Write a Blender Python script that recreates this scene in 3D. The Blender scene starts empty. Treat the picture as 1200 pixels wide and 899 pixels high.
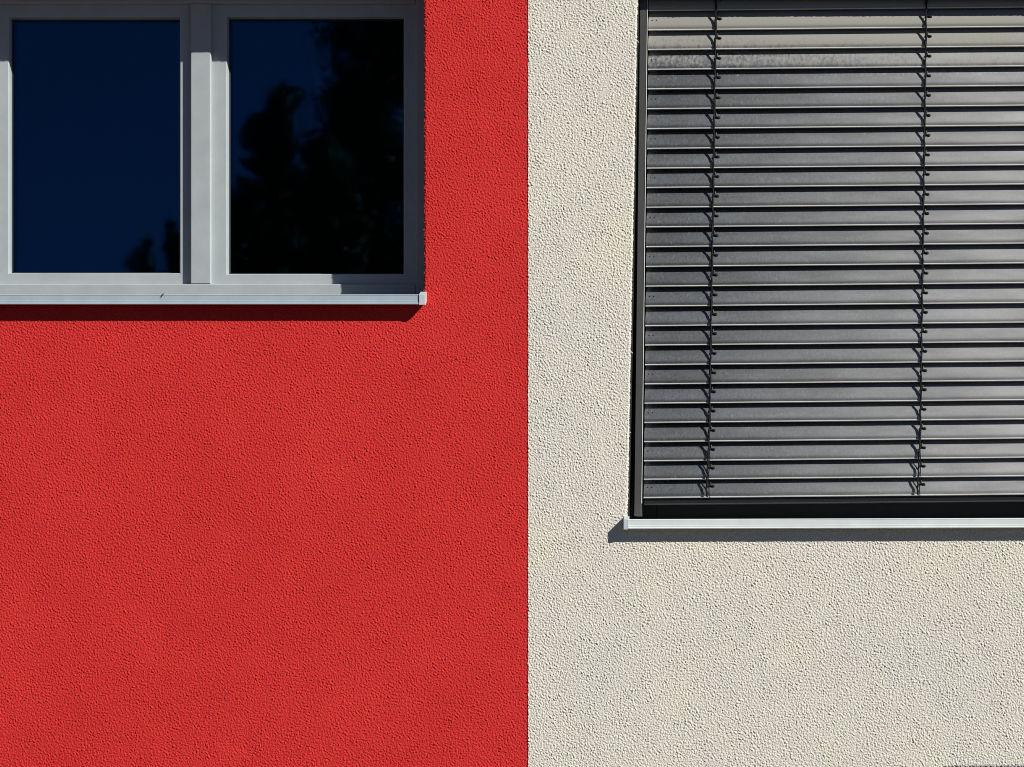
import bpy, bmesh, math, random
import numpy as np
from mathutils import Vector

random.seed(4); rng = np.random.default_rng(11)
S = 0.0031                       # metres per unit of facade survey grid (1 unit = 3.1 mm)
CX, CY, CD = 1150.0, 900.0, 4516.0   # camera standpoint on the same grid
scene = bpy.context.scene
COL = scene.collection

def W(X, Y, d):                  # facade grid -> metres (X right, Y down, d depth into the house)
    return ((X - 600) * S, d * S, 1.6 + (900 - Y) * S)
def PX(u, d): return CX + (u - CX) * (1 + d / CD)
def PY(v, d): return CY + (v - CY) * (1 + d / CD)

# ------------------------------------------------------------------ materials
def new_mat(name):
    m = bpy.data.materials.new(name); m.use_nodes = True
    nt = m.node_tree; nt.nodes.clear()
    out = nt.nodes.new('ShaderNodeOutputMaterial')
    b = nt.nodes.new('ShaderNodeBsdfPrincipled')
    nt.links.new(b.outputs[0], out.inputs[0])
    return m, nt, b, out
def N(nt, t, **kw):
    n = nt.nodes.new(t)
    for k, v in kw.items():
        if k in n.inputs: n.inputs[k].default_value = v
        else: setattr(n, k, v)
    return n
def noise(nt, scale, detail=3, rough=0.5, vec=None, obj=True):
    if vec is None:
        tc = nt.nodes.new('ShaderNodeTexCoord'); vec = tc.outputs['Object']
    n = nt.nodes.new('ShaderNodeTexNoise')
    n.inputs['Scale'].default_value = scale; n.inputs['Detail'].default_value = detail
    n.inputs['Roughness'].default_value = rough
    nt.links.new(vec, n.inputs['Vector'])
    return n.outputs['Fac']
def ramp(nt, fac, stops):
    r = nt.nodes.new('ShaderNodeValToRGB'); nt.links.new(fac, r.inputs[0])
    e = r.color_ramp.elements
    while len(e) < len(stops): e.new(0.5)
    for i, (p, c) in enumerate(stops):
        e[i].position = p; e[i].color = (*c, 1) if len(c) == 3 else c
    return r.outputs[0]
def bump(nt, b, h, strength, dist):
    n = nt.nodes.new('ShaderNodeBump'); n.inputs['Strength'].default_value = strength
    n.inputs['Distance'].default_value = dist
    nt.links.new(h, n.inputs['Height']); nt.links.new(n.outputs[0], b.inputs['Normal'])
def mixc(nt, fac, a, b_, mode='MIX'):
    m = nt.nodes.new('ShaderNodeMix'); m.data_type = 'RGBA'; m.blend_type = mode
    if hasattr(fac, 'links'): nt.links.new(fac, m.inputs['Factor'])
    else: m.inputs['Factor'].default_value = fac
    for sock, v in ((m.inputs[6], a), (m.inputs[7], b_)):
        if isinstance(v, tuple): sock.default_value = (*v, 1)
        else: nt.links.new(v, sock)
    return m.outputs[2]

def plaster(name, c_lo, c_hi, stain, stain_amt, rgh=0.92, spec=0.25):
    m, nt, b, o = new_mat(name)
    f = noise(nt, 2.3, 4, 0.6)
    base = ramp(nt, f, [(0.3, c_lo), (0.7, c_hi)])
    g = noise(nt, 260, 3, 0.6)
    grain = ramp(nt, g, [(0.3, (0.86,) * 3), (0.7, (1.0,) * 3)])
    base = mixc(nt, 1.0, base, grain, 'MULTIPLY')
    s = noise(nt, 3.6, 4, 0.6)
    sf = ramp(nt, s, [(0.52, (0, 0, 0)), (0.72, (stain_amt,) * 3)])
    base = mixc(nt, sf, base, stain)
    nt.links.new(base, b.inputs['Base Color'])
    b.inputs['Roughness'].default_value = rgh
    b.inputs['Specular IOR Level'].default_value = spec
    bump(nt, b, noise(nt, 170, 3, 0.6), 1.0, 0.0045)
    return m

M = {}
M['red'] = plaster('red_render', (0.62, 0.023, 0.021), (0.69, 0.029, 0.027), (0.72, 0.040, 0.032), 0.3, 0.76, 0.26)
M['cream'] = plaster('cream_render', (0.735, 0.71, 0.645), (0.79, 0.75, 0.65), (0.77, 0.715, 0.57), 0.55)

def metal(name, c, rough, metallic=0.0, var=0.06, spec=0.5, streak=0.0):
    m, nt, b, o = new_mat(name)
    f = noise(nt, 14, 4, 0.6)
    lo = tuple(x * (1 - var) for x in c); hi = tuple(min(1, x * (1 + var)) for x in c)
    nt.links.new(ramp(nt, f, [(0.3, lo), (0.7, hi)]), b.inputs['Base Color'])
    r = noise(nt, 60, 3, 0.6)
    rr = nt.nodes.new('ShaderNodeMapRange'); nt.links.new(r, rr.inputs[0])
    rr.inputs[3].default_value = rough - 0.06; rr.inputs[4].default_value = rough + 0.08
    nt.links.new(rr.outputs[0], b.inputs['Roughness'])
    b.inputs['Metallic'].default_value = metallic
    b.inputs['Specular IOR Level'].default_value = spec
    bump(nt, b, noise(nt, 900, 2, 0.5), 0.08, 0.0004)
    return m
M['frame'] = metal('window_grey', (0.37, 0.41, 0.42), 0.5, spec=0.3)
M['sill'] = metal('sill_aluminium', (0.42, 0.51, 0.57), 0.38, 0.15)
M['sillcap'] = metal('sill_cap_grey', (0.50, 0.54, 0.56), 0.45)
M['silltop'] = metal('darkened_sill_top', (0.13, 0.13, 0.125), 0.8, spec=0.2)  # top face coloured dark to cut light bounced onto the window frame
M['sill2'] = metal('sill_light', (0.64, 0.69, 0.685), 0.42)
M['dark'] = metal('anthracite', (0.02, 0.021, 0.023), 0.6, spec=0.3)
M['rail'] = metal('rail_anthracite', (0.066, 0.066, 0.065), 0.42, 0.0)
M['edge'] = metal('glint_edge', (0.62, 0.62, 0.60), 0.4, 0.2)  # pale colour stands in for sun caught on slat beads and rail lip
M['black'] = metal('black_plastic', (0.008, 0.008, 0.009), 0.6, spec=0.15)
M['clip'] = metal('grey_plastic', (0.07, 0.07, 0.07), 0.4)
M['rubber'] = metal('gasket_rubber', (0.012, 0.014, 0.018), 0.6)
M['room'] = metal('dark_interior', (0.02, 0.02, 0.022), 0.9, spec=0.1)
M['roof_with_added_eaves'] = metal('roof_sheet', (0.2, 0.2, 0.2), 0.6)

# slat lacquer: dark grey coat, rain-spotted dust that grows towards the head of the blind
def slat_mat():
    m, nt, b, o = new_mat('slat_lacquer')
    geo = nt.nodes.new('ShaderNodeNewGeometry')
    sep = nt.nodes.new('ShaderNodeSeparateXYZ'); nt.links.new(geo.outputs['Position'], sep.inputs[0])
    oi = nt.nodes.new('ShaderNodeObjectInfo')
    mp = nt.nodes.new('ShaderNodeMapping'); nt.links.new(geo.outputs['Position'], mp.inputs[0])
    mp.inputs['Scale'].default_value = (1, 0.6, 0.6)
    sp = noise(nt, 95, 4, 0.7, mp.outputs[0])
    # height driven dust
    hz = nt.nodes.new('ShaderNodeMapRange'); nt.links.new(sep.outputs[2], hz.inputs[0])
    hz.inputs[1].default_value = 4.10; hz.inputs[2].default_value = 4.31
    hz.inputs[3].default_value = 0.0; hz.inputs[4].default_value = 1.0
    add = nt.nodes.new('ShaderNodeMath'); add.operation = 'MULTIPLY_ADD'
    nt.links.new(hz.outputs[0], add.inputs[0]); add.inputs[1].default_value = 0.50
    nt.links.new(sp, add.inputs[2])
    dust = ramp(nt, add.outputs[0], [(0.60, (0, 0, 0)), (0.84, (1, 1, 1))])
    mp2 = nt.nodes.new('ShaderNodeMapping'); nt.links.new(geo.outputs['Position'], mp2.inputs[0])
    mp2.inputs['Scale'].default_value = (1.0, 1.0, 5.0)
    big = noise(nt, 4, 3, 0.6, mp2.outputs[0])
    base = ramp(nt, big, [(0.25, (0.150, 0.164, 0.170)), (0.5, (0.178, 0.186, 0.196)), (0.75, (0.205, 0.225, 0.245))])
    per = nt.nodes.new('ShaderNodeMapRange'); nt.links.new(oi.outputs['Random'], per.inputs[0])
    per.inputs[3].default_value = 0.88; per.inputs[4].default_value = 1.12
    vm = nt.nodes.new('ShaderNodeVectorMath'); vm.operation = 'SCALE'
    nt.links.new(base, vm.inputs[0]); nt.links.new(per.outputs[0], vm.inputs['Scale'])
    fine = noise(nt, 160, 4, 0.6, mp.outputs[0])
    fr = ramp(nt, fine, [(0.3, (0.72,) * 3), (0.7, (1.2,) * 3)])
    base = mixc(nt, 1.0, vm.outputs[0], fr, 'MULTIPLY')
    # sheen painted into the base colour, slats lightening to the right
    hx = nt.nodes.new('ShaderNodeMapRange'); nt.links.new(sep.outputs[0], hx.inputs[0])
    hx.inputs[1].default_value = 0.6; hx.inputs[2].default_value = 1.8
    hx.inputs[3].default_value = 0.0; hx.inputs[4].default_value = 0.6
    sheen = nt.nodes.new('ShaderNodeMath'); sheen.operation = 'MULTIPLY'
    nt.links.new(hx.outputs[0], sheen.inputs[0])
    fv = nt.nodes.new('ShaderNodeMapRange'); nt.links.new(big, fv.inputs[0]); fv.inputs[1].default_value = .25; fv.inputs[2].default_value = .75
    fv.inputs[3].default_value = 0.75; fv.inputs[4].default_value = 1.25; nt.links.new(fv.outputs[0], sheen.inputs[1])
    base = mixc(nt, sheen.outputs[0], base, (0.52, 0.52, 0.51))
    metl = nt.nodes.new('ShaderNodeMath'); metl.operation = 'MULTIPLY_ADD'; nt.links.new(sheen.outputs[0], metl.inputs[0])
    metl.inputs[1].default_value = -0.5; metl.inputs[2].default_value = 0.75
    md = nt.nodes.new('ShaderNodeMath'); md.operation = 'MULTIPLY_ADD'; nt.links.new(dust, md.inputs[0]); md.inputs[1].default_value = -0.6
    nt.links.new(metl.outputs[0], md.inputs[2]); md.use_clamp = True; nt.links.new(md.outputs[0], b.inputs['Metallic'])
    col = mixc(nt, dust, base, (0.27, 0.262, 0.235))
    nt.links.new(col, b.inputs['Base Color'])
    rr = ramp(nt, dust, [(0, (0.5,) * 3), (1, (0.75,) * 3)])
    nt.links.new(rr, b.inputs['Roughness'])
    b.inputs['Metallic'].default_value = 0.8
    b.inputs['Specular IOR Level'].default_value = 0.6
    return m
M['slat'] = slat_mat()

def glass_mat(name='solar_glass', tint=(0.12, 0.46, 0.92), ior=1.56):
    m = bpy.data.materials.new(name); m.use_nodes = True
    nt = m.node_tree; nt.nodes.clear()
    out = nt.nodes.new('ShaderNodeOutputMaterial')
    t = nt.nodes.new('ShaderNodeBsdfTransparent'); t.inputs[0].default_value = (0.8, 0.84, 0.85, 1)
    g = nt.nodes.new('ShaderNodeBsdfGlossy'); g.inputs['Roughness'].default_value = 0.020
    g.inputs['Color'].default_value = (*tint, 1)
    bp = nt.nodes.new('ShaderNodeBump'); bp.inputs['Strength'].default_value = 1.0; bp.inputs['Distance'].default_value = 0.0005
    nt.links.new(noise(nt, 3.5, 1, 0.5), bp.inputs['Height']); nt.links.new(bp.outputs[0], g.inputs['Normal'])
    f = nt.nodes.new('ShaderNodeFresnel'); f.inputs['IOR'].default_value = ior
    mx = nt.nodes.new('ShaderNodeMixShader')
    nt.links.new(f.outputs[0], mx.inputs[0]); nt.links.new(t.outputs[0], mx.inputs[1]); nt.links.new(g.outputs[0], mx.inputs[2])
    nt.links.new(mx.outputs[0], out.inputs[0])
    return m
M['glass'] = glass_mat(); M['glass_wedge'] = glass_mat('wedge_glass', (0.5, 1.0, 0.9), 1.65)

def leaf_mat():
    m, nt, b, o = new_mat('leaf_green')
    oi = noise(nt, 0.9, 3, 0.6)
    nt.links.new(ramp(nt, oi, [(0.3, (0.03, 0.065, 0.016)), (0.7, (0.07, 0.13, 0.035))]), b.inputs['Base Color'])
    b.inputs['Roughness'].default_value = 0.6
    return m
M['leaf'] = leaf_mat()
def simple_noise(name, a, c, scale, rough):
    m, nt, b, o = new_mat(name)
    nt.links.new(ramp(nt, noise(nt, scale, 5, 0.6), [(0.3, a), (0.7, c)]), b.inputs['Base Color'])
    b.inputs['Roughness'].default_value = rough
    return m
M['bark'] = simple_noise('bark', (0.05, 0.035, 0.025), (0.10, 0.075, 0.055), 12, 0.9)
M['lawn'] = simple_noise('lawn', (0.034, 0.027, 0.012), (0.046, 0.036, 0.018), 1.5, 0.95)
M['deadleaf'] = simple_noise('dead_leaf', (0.02, 0.015, 0.012), (0.04, 0.03, 0.02), 200, 0.7)

# ------------------------------------------------------------------ object helpers
def link(name, me, parent=None):
    o = bpy.data.objects.new(name, me); COL.objects.link(o)
    if parent: o.parent = parent
    return o
def mesh_from(name, verts, faces, mats, parent=None, smooth=False, fmat=None):
    me = bpy.data.meshes.new(name); me.from_pydata(verts, [], faces); 
    for m in (mats if isinstance(mats, list) else [mats]): me.materials.append(m)
    if fmat is not None: me.polygons.foreach_set('material_index', fmat)
    if smooth: me.polygons.foreach_set('use_smooth', [True] * len(me.polygons))
    me.update()
    return link(name, me, parent)
def empty(name, loc=(0, 0, 0)):
    o = bpy.data.objects.new(name, None); COL.objects.link(o); o.location = loc; return o
def tag(o, label, cat, group=None, kind=None):
    if label: o['label'] = label
    if cat: o['category'] = cat
    if group: o['group'] = group
    if kind: o['kind'] = kind
    return o

class MB:
    def __init__(s): s.v = []; s.f = []; s.m = []
    def box(s, X0, X1, Y0, Y1, d0, d1, c=0.0, mi=0, skx=0.0, sky=0.0):
        """box in grid units with a chamfer c on the front edges"""
        b = len(s.v)
        def add(x, y, d): s.v.append(W(x + skx * (300 - y), y - sky * (x - 757), d))
        L = [(X0, X1, Y0, Y1, d1), (X0, X1, Y0, Y1, d0 + c), (X0 + c, X1 - c, Y0 + c, Y1 - c, d0)]
        if c == 0: L = [L[0], L[2]]
        for (a, e, g, h, d) in L:
            for x, y in ((a, g), (e, g), (e, h), (a, h)): add(x, y, d)
        n = len(L)
        for k in range(n - 1):
            for i in range(4):
                j = (i + 1) % 4
                s.f.append((b + k * 4 + i, b + k * 4 + j, b + k * 4 + 4 + j, b + k * 4 + 4 + i)); s.m.append(mi)
        t = b + (n - 1) * 4
        s.f.append((t, t + 1, t + 2, t + 3)); s.m.append(mi)
        s.f.append((b + 3, b + 2, b + 1, b)); s.m.append(mi)
    def ring(s, X0, X1, Y0, Y1, prof, mi=0, skx=0.0, closed=True):
        """sweep a profile [(inset, depth)] around a rectangle with mitred corners"""
        b = len(s.v); n = len(prof)
        for (o, d) in prof:
            for x, y in ((X0 + o, Y0 + o), (X1 - o, Y0 + o), (X1 - o, Y1 - o), (X0 + o, Y1 - o)):
                s.v.append(W(x + skx * (300 - y), y, d))
        for k in range(n if closed else n - 1):
            a = b + k * 4; c = b + ((k + 1) % n) * 4
            for i in range(4):
                j = (i + 1) % 4
                s.f.append((a + i, a + j, c + j, c + i)); s.m.append(mi)
    def extrude_x(s, X0, X1, prof, mi=0, skx=0.0, sky=0.0, seg=1, caps=True, closed=True, mis=None):
        """profile [(depth, Y)] extruded along X"""
        b = len(s.v); n = len(prof)
        for q in range(seg + 1):
            x = X0 + (X1 - X0) * q / seg
            for d, y in prof: s.v.append(W(x + skx * (300 - y), y - sky * (x - 757), d))
        for q in range(seg):
            for k in range(n if closed else n - 1):
                a = b + q * n
                s.f.append((a + k, a + (k + 1) % n, a + n + (k + 1) % n, a + n + k)); s.m.append(mis[k] if mis else mi)
        if caps:
            s.f.append(tuple(b + k for k in range(n))[::-1]); s.m.append(mi)
            s.f.append(tuple(b + seg * n + k for k in range(n))); s.m.append(mi)
    def tube(s, pts, r, n=6, mi=0):
        """tube through grid points (X, Y, d); r may be a list"""
        P = [Vector(W(*p)) for p in pts]; b = len(s.v)
        for i, p in enumerate(P):
            t = (P[min(i + 1, len(P) - 1)] - P[max(i - 1, 0)]).normalized()
            a = t.orthogonal().normalized() if abs(t.z) < 0.7 else Vector((1, 0, 0)).cross(t).normalized()
            c = t.cross(a); rr = (r[i] if isinstance(r, (list, tuple)) else r) * S
            for k in range(n):
                an = 2 * math.pi * k / n
                s.v.append(tuple(p + a * (rr * math.cos(an)) + c * (rr * math.sin(an))))
        for i in range(len(P) - 1):
            for k in range(n):
                j = (k + 1) % n
                s.f.append((b + i * n + k, b + i * n + j, b + i * n + n + j, b + i * n + n + k)); s.m.append(mi)
        s.f.append(tuple(b + k for k in range(n))[::-1]); s.m.append(mi)
        e = b + (len(P) - 1) * n
        s.f.append(tuple(e + k for k in range(n))); s.m.append(mi)
    def blob(s, X, Y, d, rx, ry, rd, mi=0, n=8, m=6):
        b = len(s.v)
        for i in range(m + 1):
            th = math.pi * i / m
            for k in range(n):
                ph = 2 * math.pi * k / n
                s.v.append(W(X + rx * math.sin(th) * math.cos(ph), Y + ry * math.cos(th), d + rd * math.sin(th) * math.sin(ph)))
        for i in range(m):
            for k in range(n):
                j = (k + 1) % n
                s.f.append((b + i * n + k, b + i * n + j, b + i * n + n + j, b + i * n + n + k)); s.m.append(mi)
    def build(s, name, mats, parent=None, smooth=False, fix=True):
        me = bpy.data.meshes.new(name); me.from_pydata(s.v, [], s.f)
        for m in (mats if isinstance(mats, list) else [mats]): me.materials.append(m)
        me.polygons.foreach_set('material_index', s.m)
        if fix:
            bm = bmesh.new(); bm.from_mesh(me)
            bmesh.ops.remove_doubles(bm, verts=bm.verts, dist=1e-6)
            bmesh.ops.recalc_face_normals(bm, faces=bm.faces)
            bm.to_mesh(me); bm.free()
        if smooth: me.polygons.foreach_set('use_smooth', [True] * len(me.polygons))
        me.update()
        return link(name, me, parent)

# ------------------------------------------------------------------ rendered facade (real relief)
def seglines(bps):
    out = [bps[0]]
    for a, b in zip(bps[:-1], bps[1:]):
        n = max(1, round(abs(b - a) / 0.76))
        out += list(a + (b - a) * np.arange(1, n + 1) / n)
    return np.array(out)
def bandnoise(h, w, lam, bw, seed):
    r = np.random.default_rng(seed); a = r.standard_normal((h, w))
    fy = np.fft.fftfreq(h)[:, None]; fx = np.fft.rfftfreq(w)[None, :]
    f = np.sqrt(fx * fx + fy * fy) + 1e-9; f0 = 1.0 / lam
    g = np.exp(-0.5 * (np.log(f / f0) / bw) ** 2)
    n = np.fft.irfft2(np.fft.rfft2(a) * g, s=(h, w)); return n / n.std()

def facade(name, xb, yb, holes, plates, mat, parent, seed, amp, shear=None):
    xs, ys = seglines(xb), seglines(yb); nx, ny = len(xs), len(ys)
    h = bandnoise(ny, nx, 4.9, 0.50, seed) * 0.95 + bandnoise(ny, nx, 11, 0.35, seed + 1) * 0.15
    h = np.where(h > 0, h, np.tanh(h * 0.9) * 0.95)
    rough = 1 + 0.10 * bandnoise(ny, nx, 60, 0.6, seed + 2)
    h = h * np.clip(rough, 0.6, 1.5) * amp + 0.0006 / S * 0.25 * bandnoise(ny, nx, 120, 0.5, seed + 3)
    X, Y = np.meshgrid(xs, ys)
    mask = np.ones((ny - 1, nx - 1), bool)
    edges = []
    jx = bandnoise(ny, nx, 7, 0.5, seed + 5) * 0.32; jy = bandnoise(ny, nx, 7, 0.5, seed + 6) * 0.32
    for (x0, x1, y0, y1, dep) in holes:
        i0, i1 = np.searchsorted(xs, x0 - .01), np.searchsorted(xs, x1 - .01)
        j0, j1 = np.searchsorted(ys, y0 - .01), np.searchsorted(ys, y1 - .01)
        mask[j0:j1, i0:i1] = False
        edges.append((i0, i1, j0, j1, dep))
    # edge distance for rounding the arris
    dist = np.full((ny, nx), 99.0)
    for (x0, x1, y0, y1, dep) in holes:
        dx = np.maximum(np.maximum(x0 - X, X - x1), 0); dy = np.maximum(np.maximum(y0 - Y, Y - y1), 0)
        dist = np.minimum(dist, np.hypot(dx, dy))
    near = np.clip(1 - dist / 2.2, 0, 1)
    k = np.clip(1 - dist / 3.0, 0, 1)
    if edges:
        X = X + jx * k; Y = Y + jy * k
    if len(xb) > 1:                      # joint between the two colours: calmer relief
        jd = np.maximum(620.5 - X, 0) if xb[0] < 0 else X - 600.0; cal = np.clip(jd / 2.5, 0.1, 1)
        if xb[0] > 0: X[:, 0] += np.interp(np.arange(ny), np.arange(0, ny, 3), 0.22 * np.random.default_rng(5).standard_normal(len(np.arange(0, ny, 3))))
    h = h * cal
    D = -h + near ** 2 * 1.3
    if shear is not None: X = X + shear(X, Y)
    V = np.empty((ny * nx, 3))
    V[:, 0] = ((X - 600) * S).ravel(); V[:, 1] = (D * S).ravel(); V[:, 2] = (1.6 + (900 - Y) * S).ravel()
    idx = np.arange(ny * nx).reshape(ny, nx)
    q = np.stack([idx[:-1, :-1], idx[1:, :-1], idx[1:, 1:], idx[:-1, 1:]], -1)[mask]
    extraV = []; extraF = []; base = ny * nx
    for (i0, i1, j0, j1, dep) in edges:
        if i0 == 0:                      # opening runs on past the detailed field
            loop = [idx[j1, i] for i in range(0, i1)] + [idx[j, i1] for j in range(j1, j0, -1)] + [idx[j0, i] for i in range(i1, -1, -1)]
            rings = [loop]
            for dd in (2.0, dep):
                r = []
                for v in loop:
                    p = V[v].copy(); p[1] = dd * S
                    r.append(base + len(extraV)); extraV.append(p)
                rings.append(r)
            for a, b in zip(rings[:-1], rings[1:]):
                for k_ in range(len(loop) - 1):
                    extraF.append((b[k_], b[k_ + 1], a[k_ + 1], a[k_]))
            yt_, yb_ = ys[j0], ys[j1]
            for quad in (((-290, yt_, 0), (-90, yt_, 0), (-90, yt_, dep), (-290, yt_, dep)), ((-290, yb_, dep), (-90, yb_, dep), (-90, yb_, 0), (-290, yb_, 0)),
                         ((-290, yb_, 0), (-290, yt_, 0), (-290, yt_, dep), (-290, yb_, dep))):
                b = base + len(extraV)
                for q4 in quad: extraV.append(np.array(W(*q4)))
                extraF.append((b, b + 1, b + 2, b + 3))
            continue
        loop = [idx[j0, i] for i in range(i0, i1)] + [idx[j, i1] for j in range(j0, j1)] + \
               [idx[j1, i] for i in range(i1, i0, -1)] + [idx[j, i0] for j in range(j1, j0, -1)]
        rings = [loop]
        for dd in (2.0, dep):
            r = []
            for v in loop:
                p = V[v].copy(); p[1] = dd * S
                r.append(base + len(extraV)); extraV.append(p)
            rings.append(r)
        n = len(loop)
        for a, b in zip(rings[:-1], rings[1:]):
            for k_ in range(n):
                extraF.append((a[k_], a[(k_ + 1) % n], b[(k_ + 1) % n], b[k_]))
    # plain continuation of the wall beyond the detailed field
    for (x0, x1, y0, y1) in plates:
        b = base + len(extraV)
        for x, y in ((x0, y0), (x0, y1), (x1, y1), (x1, y0)): extraV.append(np.array(W(x, y, 0.0)))
        extraF.append((b, b + 1, b + 2, b + 3))
    allV = np.vstack([V, np.array(extraV)]); F = np.vstack([q, np.array(extraF)]).astype(np.int32)
    me = bpy.data.meshes.new(name)
    me.vertices.add(len(allV)); me.vertices.foreach_set('co', allV.astype(np.float32).ravel())
    me.loops.add(F.size); me.loops.foreach_set('vertex_index', F.ravel())
    me.polygons.add(len(F)); me.polygons.foreach_set('loop_start', np.arange(0, F.size, 4, dtype=np.int32))
    me.polygons.foreach_set('loop_total', np.full(len(F), 4, np.int32))
    me.polygons.foreach_set('use_smooth', np.ones(len(F), bool))
    me.materials.append(mat); me.update(calc_edges=True); me.validate()
    return link(name, me, parent)

TOP, BOT = -1000.0, 900 + 1.6 / S
KX = 0.0195
def shear(X, Y):                 # the right-hand opening is a touch out of plumb
    k = np.clip((X - 625) / 110.0, 0, 1)
    return KX * k * (300 - Y)

red_house = tag(empty('house', W(-400, BOT, 0)), 'red rendered house with a grey window at its top left', 'house')
cream_house = tag(empty('house', W(1600, BOT, 0)), 'cream rendered house joining the red one, with a blind in its window opening', 'house')
def child_of(o, p):
    o.parent = p; o.matrix_parent_inverse = p.matrix_world.inverted(); return o
bpy.context.view_layer.update()
for h_ in (red_house, cream_house):
    h_['_m'] = 0; del h_['_m']

AMP = 0.285
w1 = facade('wall', [-90, 497, 621.5], [-90, -36, 353, 960], [(-90, 497, -36, 353, 92)],
            [(-2400, 621, TOP, -90), (-2400, -90, 353, 960), (-2400, -290, -90, 353), (-290, -90, -90, -36), (-2400, 621, 960, BOT)], M['red'], None, 21, AMP)
child_of(w1, red_house)
w2 = facade('wall', [619, 741.5, 1118, 1270, 1281, 1320], [-60, -4, 614, 898.9, 944, 970], [(741.5, 1270, -4, 614, 70), (1118, 1281, 898.9, 944, 40)],
            [(619, 3300, TOP, -60), (1320, 3300, -60, 970), (619, 3300, 970, BOT)], M['cream'], None, 57, AMP * 1.12, shear)
w2.location.y = -0.0022
child_of(w2, cream_house)

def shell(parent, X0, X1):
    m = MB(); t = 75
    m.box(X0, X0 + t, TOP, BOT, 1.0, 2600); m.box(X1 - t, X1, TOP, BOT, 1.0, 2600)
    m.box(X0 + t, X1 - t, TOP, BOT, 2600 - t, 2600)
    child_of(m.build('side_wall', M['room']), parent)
    r = MB(); r.box(X0, X1, TOP - 60, TOP, -620, 2660)  # eaves out of view, added far past the front to block sky light
    child_of(r.build('roof_with_added_eaves', M['roof_with_added_eaves']), parent)
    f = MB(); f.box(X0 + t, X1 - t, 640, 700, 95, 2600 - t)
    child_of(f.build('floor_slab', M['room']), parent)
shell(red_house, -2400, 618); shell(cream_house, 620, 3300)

# ------------------------------------------------------------------ left window
FD, SD = 74.0, 82.0
win = MB()
fx0 = -293; fx1 = 500
# outer frame: lips follow the measured sight lines
gx0 = -280; ma, mb_ = PX(-38, FD), PX(-14, FD); gx1 = PX(487, FD); gy0 = PY(4, FD); gy1 = PY(333, FD)
m0 = PX(223, FD); m1 = PX(247, FD)
win.box(fx0, gx0, -40, 356, FD, FD + 22, 1.0)
win.box(gx1, fx1, -40, 356, FD, FD + 22, 1.0)
win.box(gx0, gx1, -40, gy0, FD, FD + 22, 0.9)
win.box(gx0, gx1, gy1, 356, FD, FD + 22, 0.9)
window1 = child_of(win.build('window', M['frame']), red_house)
window1['label'] = 'light grey framed window with dark reflecting panes'
mu = MB(); mu.box(m0, m1, gy0, gy1, FD, FD + 22, 1.2)
def sub(o, p, label=None):
    o.parent = p; o.matrix_parent_inverse = p.matrix_world.inverted()
    if label: o['label'] = label
    return o
bpy.context.view_layer.update()
sub(mu.build('mullion', M['frame']), window1)
def sash(u0, u1, v0, v1, X0, X1, Y0, Y1):
    ix0, ix1, iy0, iy1 = PX(u0, SD), PX(u1, SD), PY(v0, SD), PY(v1, SD)
    mb = MB()
    # stiles and rails as a mitred ring with unequal widths
    b = len(mb.v)
    prof = [((X0, X1, Y0, Y1), SD + 20), ((X0, X1, Y0, Y1), SD), 
            ((ix0 - 1.2, ix1 + 1.2, iy0 - 1.2, iy1 + 1.2), SD), ((ix0 - .3, ix1 + .3, iy0 - .3, iy1 + .3), SD + 0.5),
            ((ix0, ix1, iy0, iy1), SD + 1.5), ((ix0 + .9, ix1 - .9, iy0 + .9, iy1 - .9), SD + 11.5), ((ix0 + .9, ix1 - .9, iy0 + .9, iy1 - .9), SD + 20)]
    for (a, c, e, g), d in prof:
        for x, y in ((a, e), (c, e), (c, g), (a, g)): mb.v.append(W(x, y, d))
    n = len(prof)
    for k in range(n):
        p, q = b + k * 4, b + ((k + 1) % n) * 4
        for i in range(4):
            j = (i + 1) % 4; mb.f.append((p + i, p + j, q + j, q + i)); mb.m.append(0)
    s_ = sub(mb.build('sash', M['frame']), window1)
    g = MB(); g.ring(ix0 + .9, ix1 - .9, iy0 + .9, iy1 - .9, [(0.0, SD + 9.6), (1.3, SD + 9.9), (1.5, SD + 11.2), (0, SD + 11.2)])
    sub(g.build('gasket', M['rubber']), window1)
    p = MB(); p.box(ix0 + .5, ix1 - .5, iy0 + .5, iy1 - .5, SD + 11.6, SD + 13.2)
    sub(p.build('pane', M['glass']), window1)
    p = MB(); p.box(ix0 + .5, ix1 - .5, iy0 + .5, iy1 - .5, SD + 18.5, SD + 19.7)
    sub(p.build('inner_pane', M['glass']), window1)
mX0, mX1 = m0 + 3, m1 - 3
sub((lambda q: (q.box(ma, mb_, gy0, gy1, FD, FD + 22, 1.2), q.build('mullion', M['frame']))[1])(MB()), window1)  # added unseen mullion, for the third light only
sash(-262, -52, 20.5, 320, gx0 - 3, ma + 3, gy0 - 3, gy1 + 3)  # unseen third light and its mullion, added to keep red bounce away
sash(10.6, 210.5, 20.5, 320, mb_ - 3, mX0, gy0 - 3, gy1 + 3)
sash(266, 473, 20, 321, mX1, gx1 + 3, gy0 - 3, gy1 + 3)

# glass sheet added to brighten a slanted wedge of mirrored sky
tp = MB(); dt = SD + 46
q_ = [(PX(352, dt), PY(12, dt)), (PX(482, dt), PY(12, dt)), (PX(482, dt), PY(330, dt)), (PX(416, dt), PY(330, dt))]
for dd in (0, 1.3):
    for x_, y_ in q_: tp.v.append(W(x_, y_, dt + dd))
tp.f += [(0, 1, 2, 3), (7, 6, 5, 4)] + [(i, 4 + i, 4 + (i + 1) % 4, (i + 1) % 4) for i in range(4)]; tp.m += [0] * 6
sub(tp.build('reflector_pane', M['glass_wedge']), window1)

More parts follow.
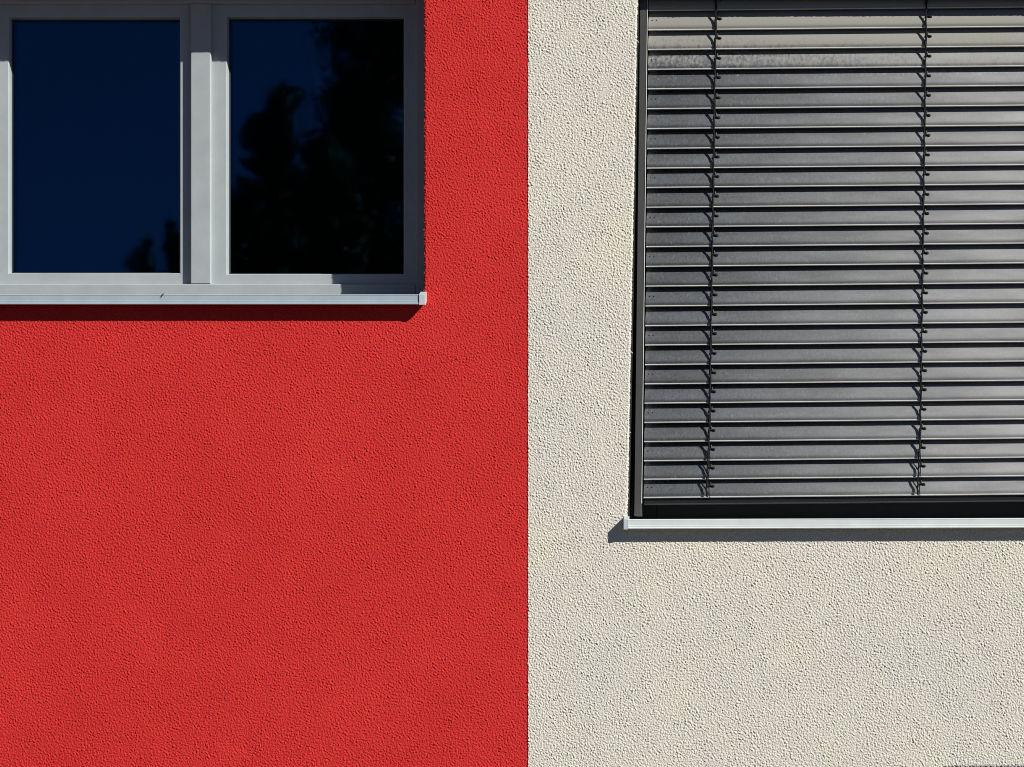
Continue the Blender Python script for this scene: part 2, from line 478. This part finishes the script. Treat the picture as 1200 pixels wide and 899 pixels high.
# sill of the left window
def sill_profile(p, yt, yb, dback, slope, lip=1.0):
    # (depth, Y): sloping top, folded fascia with a shallow groove and a rolled drip
    return [(dback, yt - slope), (-p + 1.2, yt - 0.3), (-p + 0.4, yt + 0.1), (-p, yt + 0.8),
            (-p + 0.25, yt + 1.2), (-p + 0.25, yb - 4.6), (-p - 0.1, yb - 4.0), (-p, yb - 2.2), (-p - 0.7, yb - 1.6),
            (-p - 0.9, yb - 0.9), (-p - 0.4, yb - 0.1), (-p + 0.5, yb), (-p + 1.2, yb - 0.8), (-p + 1.2, yt + 2.0), (dback, yt - slope + 1.2)]
P1 = 15.0
yt, yb = PY(345.2, -P1), PY(357, -P1)
s1 = MB(); s1.extrude_x(-300, PX(490.4, -P1), sill_profile(P1, yt, yb, FD + 1, 6), mis=[1] + [0] * 13 + [0])
sill1 = child_of(s1.build('window_sill', [M['sill'], M['silltop']]), red_house)
def endcap(x0, x1, p, yt, yb, parent, flip, skx=0.0, dmax=8.0, rise=2.4, back=0.0):
    c = MB()
    pr = [(dmax, yt - 3.5 - rise), (-p * 0.25, yt - 2.2 - rise), (-p - 0.6, yt - 0.6), (-p - 1.1, yt + 0.2), (-p - 1.1, yb + 0.2), (-p - 0.5, yb + 0.6), (-p + 2.5, yb + 0.6),
          (-p * 0.3, yb - 3), (0.2, yb - 5.5), (dmax, yb - 5.5)]
    c.extrude_x(x0, x1, pr)
    return sub(c.build('end_cap', M['sillcap']), parent)
bpy.context.view_layer.update()
endcap(PX(491.4, -P1), PX(498, -P1), P1, yt, yb, sill1, 1)

# dead leaf caught on the sill
lf = MB(); lx, ly = PX(190, -P1), yt
lf.v += [W(lx - 1.6, ly + 3.6, -P1 - .4), W(lx + .3, ly + 2.0, -P1 - 1.2), W(lx + 2.4, ly - 1.6, -P1 + .6), W(lx + .2, ly - .6, -P1 - .2), W(lx - 1.2, ly + 1.2, -P1 - .1),
         W(lx + .3, ly + 1.0, -P1 - .2)]
lf.f += [(0, 1, 5, 4), (1, 2, 3, 5), (4, 5, 3)]; lf.m += [0, 0, 0]
leaf = lf.build('dead_leaf', M['deadleaf'])
sm = leaf.modifiers.new('t', 'SOLIDIFY'); sm.thickness = 0.0008
tag(leaf, 'tiny dark dried leaf caught on the edge of the grey sill', 'leaf')

# ------------------------------------------------------------------ right window: sill, shade strips, window behind
P2 = 13.0
SK2 = 0.003
yt2, yb2 = PY(608.6, -P2), PY(620.2, -P2)
s2 = MB(); s2.extrude_x(PX(736.2, -P2), 1330, sill_profile(P2, yt2, yb2, 68, 2.5), sky=SK2)
sill2 = child_of(s2.build('window_sill', M['sill2']), cream_house)
bpy.context.view_layer.update()
endcap(PX(731.0, -P2), PX(735.6, -P2), P2, yt2, yb2, sill2, -1, rise=1.6)
w3 = MB()
for (a, b_, c_, d_) in ((735, 770, -10, 640), (1240, 1290, -10, 640)): w3.box(a, b_, c_, d_, 60, 82, 1, skx=KX)
w3.box(770, 1240, -10, 20, 60, 82, 1, skx=KX); w3.box(770, 1240, 548, 640, 60, 82, 1, skx=KX)
win2 = child_of(w3.build('window', M['dark']), cream_house)
bpy.context.view_layer.update()
p = MB(); p.box(769, 1241, 18, 550, 70, 72, skx=KX); sub(p.build('pane', M['glass']), win2)
# dark strips added on the reveal, standing for shade beside the rail
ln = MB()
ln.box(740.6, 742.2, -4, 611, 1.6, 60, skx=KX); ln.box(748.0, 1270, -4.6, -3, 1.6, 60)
sub(ln.build('shade_strip', M['dark']), win2)
# basement window low on the cream wall
b3 = MB(); b3.ring(1114, 1284, 896, 947, [(0, 30), (0, 16), (9, 16), (9.6, 17), (9.6, 30)])
win3 = child_of(b3.build('basement_window', M['dark']), cream_house)
bpy.context.view_layer.update()
p = MB(); p.box(1122, 1276, 904, 939, 24, 26); sub(p.build('pane', M['glass']), win3)

# ------------------------------------------------------------------ venetian blind
blind = tag(empty('venetian_blind', W(960, 608, 22)), 'dark grey outdoor venetian blind with tilted slats, lowered over the opening in the cream wall', 'window blind')
bpy.context.view_layer.update()
SKY = 0.0095
def bl(o, label=None): 
    o.parent = blind; o.matrix_parent_inverse = blind.matrix_world.inverted()
    if label: o['label'] = label
    return o
RD = 12.0
rail = MB()
# U-shaped guide rail with its sunlit inner lip painted pale
rx0, rx1 = 745.4, 754.8; KR = 0.0115
rail.box(rx0, rx1 - 1.2, -3, PY(604, RD), RD, RD + 18, 0.5, skx=KR)
rail.box(rx1 - 1.15, rx1 - .45, -3, PY(590, RD), RD - .5, RD + 4, 0.3, mi=1, skx=KR)
bl(rail.build('guide_rail', [M['rail'], M['edge']]))
rail2 = MB(); rail2.box(1262, 1269, -4, PY(604, RD), RD, RD + 18, 0.5, skx=KX)
bl(rail2.build('guide_rail', M['rail']))
ft = MB(); ft.box(rx0 + KR * -305 , rx1 - .6 + KR * -305, PY(602.6, RD), PY(604.6, RD), RD - 1.5, RD + 10, 0.4)
bl(ft.build('rail_foot', M['clip']))

ybots = [12.4, 35.6, 58.4, 81.8, 104.7, 127.8, 150.9, 174.2, 197.3, 220.2, 243.3, 266.4, 289.6, 312.8, 335.9, 358.8, 381.9, 404.6, 427.6, 450.4, 473.0, 495.4, 517.8, 540.2, 561.9, 583.6]
XL, XR = 755.9, 1262.0
dL = 13.6; KS = 0.0100
slats = []
def slat_prof(Y0):
    """curved cross-section (d, Y) of the slat whose lower edge shows at Y0: upright at its lip, leaning back towards its top"""
    yL = PY(Y0, dL); K = 24; pts = []
    for i in range(K + 1):
        h = 24.0 * i / K
        d = dL + 0.0186 * h * h + 2.2 * math.exp(-(h / 3.2) ** 2) - 1.0 * math.exp(-(h / 5.5) ** 2)
        pts.append(Vector((d, yL - h * (1 + (CY - Y0) / CD / 24 * 0))))
    return pts
for i, yb_ in enumerate(ybots):
    yb_ = yb_ + random.uniform(-0.25, 0.25)
    up = slat_prof(yb_)
    s_ = MB()
    th = 0.28
    prof = [(p.x, p.y) for p in up] + [(p.x + th, p.y + .1) for p in reversed(up)]
    s_.extrude_x(XL, XR, prof, skx=KS, sky=SKY, seg=6, caps=False)
    # beads, the lower one painted pale as if catching sun
    for c, r, mi in ((up[0] + Vector((0, -.3)), 0.85, 1), (up[-1], 0.5, 0)):
        s_.extrude_x(XL, XR, [(c.x + r * math.cos(a), c.y + r * math.sin(a)) for a in [2 * math.pi * k / 8 for k in range(8)]], mi=mi, skx=KS, sky=SKY, seg=6, caps=False)
    # end fold at the left
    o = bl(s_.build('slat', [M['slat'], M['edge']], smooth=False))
    me = o.data
    sm_ = [abs(p.normal.x) < 0.5 for p in me.polygons]; me.polygons.foreach_set('use_smooth', sm_)
    slats.append((o, up, yb_))
    if i in (0, 1, 2, 3):
        o['label'] = ['top slat in the shade of the lintel', 'dusty beige slat', 'dusty beige slat with rain spots', 'slat mottled with dust'][i]
bpy.context.view_layer.update()

cords = [(833.4, 'cord'), (1081.0, 'cord')]
slope_of = {833.4: 0.0155, 1081.0: 0.0140}
for cxw, nm in cords:
    kx = slope_of[cxw]
    def PT(X, Y, d): return (X + kx * (300 - Y), Y - SKY * (X - 757), d)
    cb = MB()
    dc = dL - 1.15
    def slack(y): return -2.2 * max(0.0, min(1.0, (y - 505) / 80.0))
    pts = []; y = -4.0; ph = random.uniform(0, 6)
    while y < PY(584.5, dc):
        pts.append(PT(cxw + 0.35 * math.sin(y * 0.55 + ph) + 0.25 * math.sin(y * 0.23) + slack(y) * 1.0, y, dc + slack(y))); y += 2.0
    cb.tube(pts, 1.15, 6)
    pts = []; y = -4.0
    while y < PY(586, dc):
        pts.append(PT(cxw + 0.5 * math.sin(y * 2 * math.pi / 46 + ph) + 0.7, y, dc + 0.3)); y += 2.5
    cb.tube(pts, 0.55, 5)
    bl(cb.build('ladder_cord', M['black'], smooth=True))
    for i, (o, up, yb_) in enumerate(slats):
        top = up[-1]
        cl = MB()
        hh = 13.0; ds = dL + 0.0186 * hh * hh
        yb0 = up[0].y
        px_, py_, _ = PT(cxw + 4.4, yb0 - hh + random.uniform(-.4, .4), 0)
        cl.blob(px_ + .6, py_, ds - .6, 2.3, 1.9, 1.3)
        cl.blob(px_ - 3.2, py_ - .5, ds - .8, 1.5, 1.7, 1.2)
        cl.tube([(px_ + .5, py_ - .4, ds - 1.0), (px_ - 2.0, py_ - 1.0, ds - 1.6), (px_ - 4.2, py_ - .4, dc)], 0.8, 6)
        cl.tube([(px_ - 2.2, py_ - 1.5, ds), (px_ - 2.0, py_ - 5, ds + 1.2), (px_ - 1.8, py_ - 8.0, ds + 2.6)], 0.75, 6, mi=1)
        c_ = cl.build('clip', [M['black'], M['clip']], smooth=True)
        sub(c_, o)
for i, (o, up, yb_) in enumerate(slats):
    if i % 2 == 1:
        a = up[12]
        for dx in (4.2, 9.2):
            r = MB(); X = XL + dx; Y = a.y
            r.blob(X + KS * (300 - Y), Y - SKY * (X - 757), a.x - .1, 0.75, 0.75, 0.6)
            sub(r.build('rivet', M['black'], smooth=True), o)
# bottom bar and head rail
bb = MB(); y0 = PY(586.2, 18)
bb.extrude_x(XL, XR, [(20.5, y0 + .3), (21.5, y0 - .6), (34, y0 - 1), (35, y0), (35, y0 + 4), (34, y0 + 5), (21.5, y0 + 5), (20.5, y0 + 4)], skx=KS, sky=SKY)
bl(bb.build('bottom_bar', M['rail']))
hb = MB(); hb.box(762, 1262, -3, PY(6, 26), 25, 45, 0.6)
bl(hb.build('head_rail', M['dark']))

# ------------------------------------------------------------------ ground, trees across the lawn (seen in the panes)
g = bpy.data.meshes.new('ground')
n = 40; R_ = 600
vs = [(-R_ + 2 * R_ * i / n, -R_ + 2 * R_ * j / n, 0) for j in range(n + 1) for i in range(n + 1)]
fs = [(j * (n + 1) + i, j * (n + 1) + i + 1, (j + 1) * (n + 1) + i + 1, (j + 1) * (n + 1) + i) for j in range(n) for i in range(n)]
g.from_pydata(vs, [], fs); g.materials.append(M['lawn'])
go = link('ground', g); go['kind'] = 'structure'

def mirror_pos(u, v, T):
    k = (CD * S + 0.29 + T) / (CD * S)
    return ((CX + (u - CX) * k - 600) * S, 0.29 - T, 1.6 + (900 - v) * S * k, S * k)
def tree(name, u, vtop, T, half_w, label, taper=0.5, seed=0, group=None, nleaf=9000, lean=0):
    x, y, ztop, sc = mirror_pos(u, vtop, T)
    rw = half_w * sc
    root = empty(name, (x, y, 0)); tag(root, label, 'tree', group)
    r = np.random.default_rng(seed)
    H = ztop
    # trunk and limbs
    tb = MB()
    def wtube(pts, rad, n=7):
        P = [Vector(p) for p in pts]; b = len(tb.v)
        for i, p in enumerate(P):
            tt = (P[min(i + 1, len(P) - 1)] - P[max(i - 1, 0)]).normalized()
            a = tt.orthogonal().normalized(); c = tt.cross(a)
            for k in range(n):
                an = 2 * math.pi * k / n
                tb.v.append(tuple(p + (a * math.cos(an) + c * math.sin(an)) * rad[i]))
        for i in range(len(P) - 1):
            for k in range(n):
                j = (k + 1) % n
                tb.f.append((b + i * n + k, b + i * n + j, b + i * n + n + j, b + i * n + n + k)); tb.m.append(0)
    wtube([(0, 0, 0), (.05, 0, H * .2), (-.1, .05, H * .5), (lean * .5, 0, H * .8), (lean, 0, H * .97)], [H * .025, H * .02, H * .014, H * .007, .02])
    centers = []
    nl = 64
    for i in range(nl):
        z = H * (0.18 + 0.76 * (i + r.random()) / nl)
        prof = math.sin(math.pi * min(1, max(0.08, (1.04 - z / H) / 0.95)) ** taper) ** 0.7
        a = r.random() * 6.28; rr = rw * prof * (0.45 + 0.5 * r.random())
        ex, ey = rr * math.cos(a), rr * math.sin(a)
        wtube([(lean * z / H, 0, z - rr * .3), (ex * .5, ey * .5, z - rr * .05), (ex, ey, z + rr * .15)], [H * .008, H * .004, .01], 5)
        centers.append((ex + lean * z / H, ey, z + rr * .1, rw * (0.22 + 0.26 * r.random()) * (0.5 + .6 * prof)))
        centers.append((ex * .5, ey * .5, z, rw * (0.40 + 0.2 * r.random()) * (0.4 + .6 * prof)))
    centers.append((lean, 0, H * .95, rw * .22))
    t_ = tb.build('trunk', M['bark'], fix=False); t_.parent = root
    per = nleaf // len(centers); V = []
    for (cx_, cy_, cz_, cr) in centers:
        d = r.standard_normal((per, 3)); d /= np.linalg.norm(d, axis=1)[:, None]
        c = np.array([cx_, cy_, cz_]) + d * (cr * r.random((per, 1)) ** .5 * (1 + .30 * np.abs(r.standard_normal((per, 1))))) * np.array([1, 1, .85])
        a = r.standard_normal((per, 3)); a /= np.linalg.norm(a, axis=1)[:, None]
        b = np.cross(a, r.standard_normal((per, 3))); b /= np.linalg.norm(b, axis=1)[:, None]
        s_ = (0.05 + 0.06 * r.random((per, 1)))
        V.append(np.stack([c - a * s_, c - b * s_ * .5, c + a * s_, c + b * s_ * .5], 1).reshape(-1, 3))
    V = np.vstack(V); V[:, 2] = np.maximum(V[:, 2], 0.3)
    me = bpy.data.meshes.new('crown'); nq = len(V) // 4
    me.from_pydata(V.tolist(), [], np.arange(nq * 4).reshape(-1, 4).tolist()); me.materials.append(M['leaf'])
    link('crown', me, root)
    return root
G = 'trees across the lawn, mirrored in the panes'
tree('broadleaf_tree', 441, -150, 60, 84, 'tallest dark leafy tree, mirrored down the right side of the right-hand pane', .7, 1, G, 50000)
tree('broadleaf_tree', 328, 66, 62, 38, 'slim pointed tree mirrored left of centre in the right-hand pane', .8, 2, G, 24000)
tree('broadleaf_tree', 284, 185, 66, 40, 'low leafy tree mirrored beside the mullion', .9, 3, G, 26000)
tree('broadleaf_tree', 382, 128, 58, 42, 'bushy tree mirrored in the middle of the right-hand pane', .9, 6, G, 40000)
tree('broadleaf_tree', 332, 168, 70, 50, 'dense low tree mirrored behind the slim pointed one', .9, 7, G, 40000)
tree('broadleaf_tree', 168, 254, 64, 27, 'small tree whose tip is mirrored at the bottom of the left-hand pane', 1.0, 4, G, 14000)
tree('broadleaf_tree', 206, 228, 64, 30, 'small tree mirrored at the bottom right corner of the left-hand pane', 1.0, 5, G, 14000)

# ------------------------------------------------------------------ sun, sky, camera
sd = Vector((1.5, -1.0, 1.15)).normalized()
el = math.asin(sd.z); az = math.atan2(sd.x, sd.y)
L_ = bpy.data.lights.new('sun', 'SUN'); L_.energy = 5.0; L_.angle = math.radians(0.5); L_.color = (1.0, 0.965, 0.90)
so = bpy.data.objects.new('sun', L_); COL.objects.link(so)
so.rotation_euler = (-sd).to_track_quat('-Z', 'Y').to_euler()
wd = bpy.data.worlds.new('World'); scene.world = wd; wd.use_nodes = True
nt = wd.node_tree; bg = nt.nodes['Background']
sk = nt.nodes.new('ShaderNodeTexSky'); sk.sky_type = 'NISHITA'; sk.sun_disc = False
sk.sun_elevation = el; sk.sun_rotation = az; sk.air_density = 0.45; sk.dust_density = 0.0; sk.ozone_density = 4.0; sk.altitude = 600
nt.links.new(sk.outputs[0], bg.inputs[0]); bg.inputs[1].default_value = 0.05

cam = bpy.data.cameras.new('camera'); co = bpy.data.objects.new('camera', cam); COL.objects.link(co)
co.location = ((CX - 600) * S, -CD * S, 1.6); co.rotation_euler = (math.radians(90), 0, 0)
cam.sensor_width = 36; cam.lens = 36 * CD / 1200
cam.shift_x = (600 - CX) / 1200; cam.shift_y = (CY - 449.5) / 1200
cam.clip_start = 0.1; cam.clip_end = 3000
scene.camera = co
scene.cycles.filter_width = 0.95
vs_ = scene.view_settings
vs_.view_transform = 'Standard'; vs_.look = 'None'; vs_.exposure = 0.25; vs_.gamma = 1.0; vs_.use_curve_mapping = False
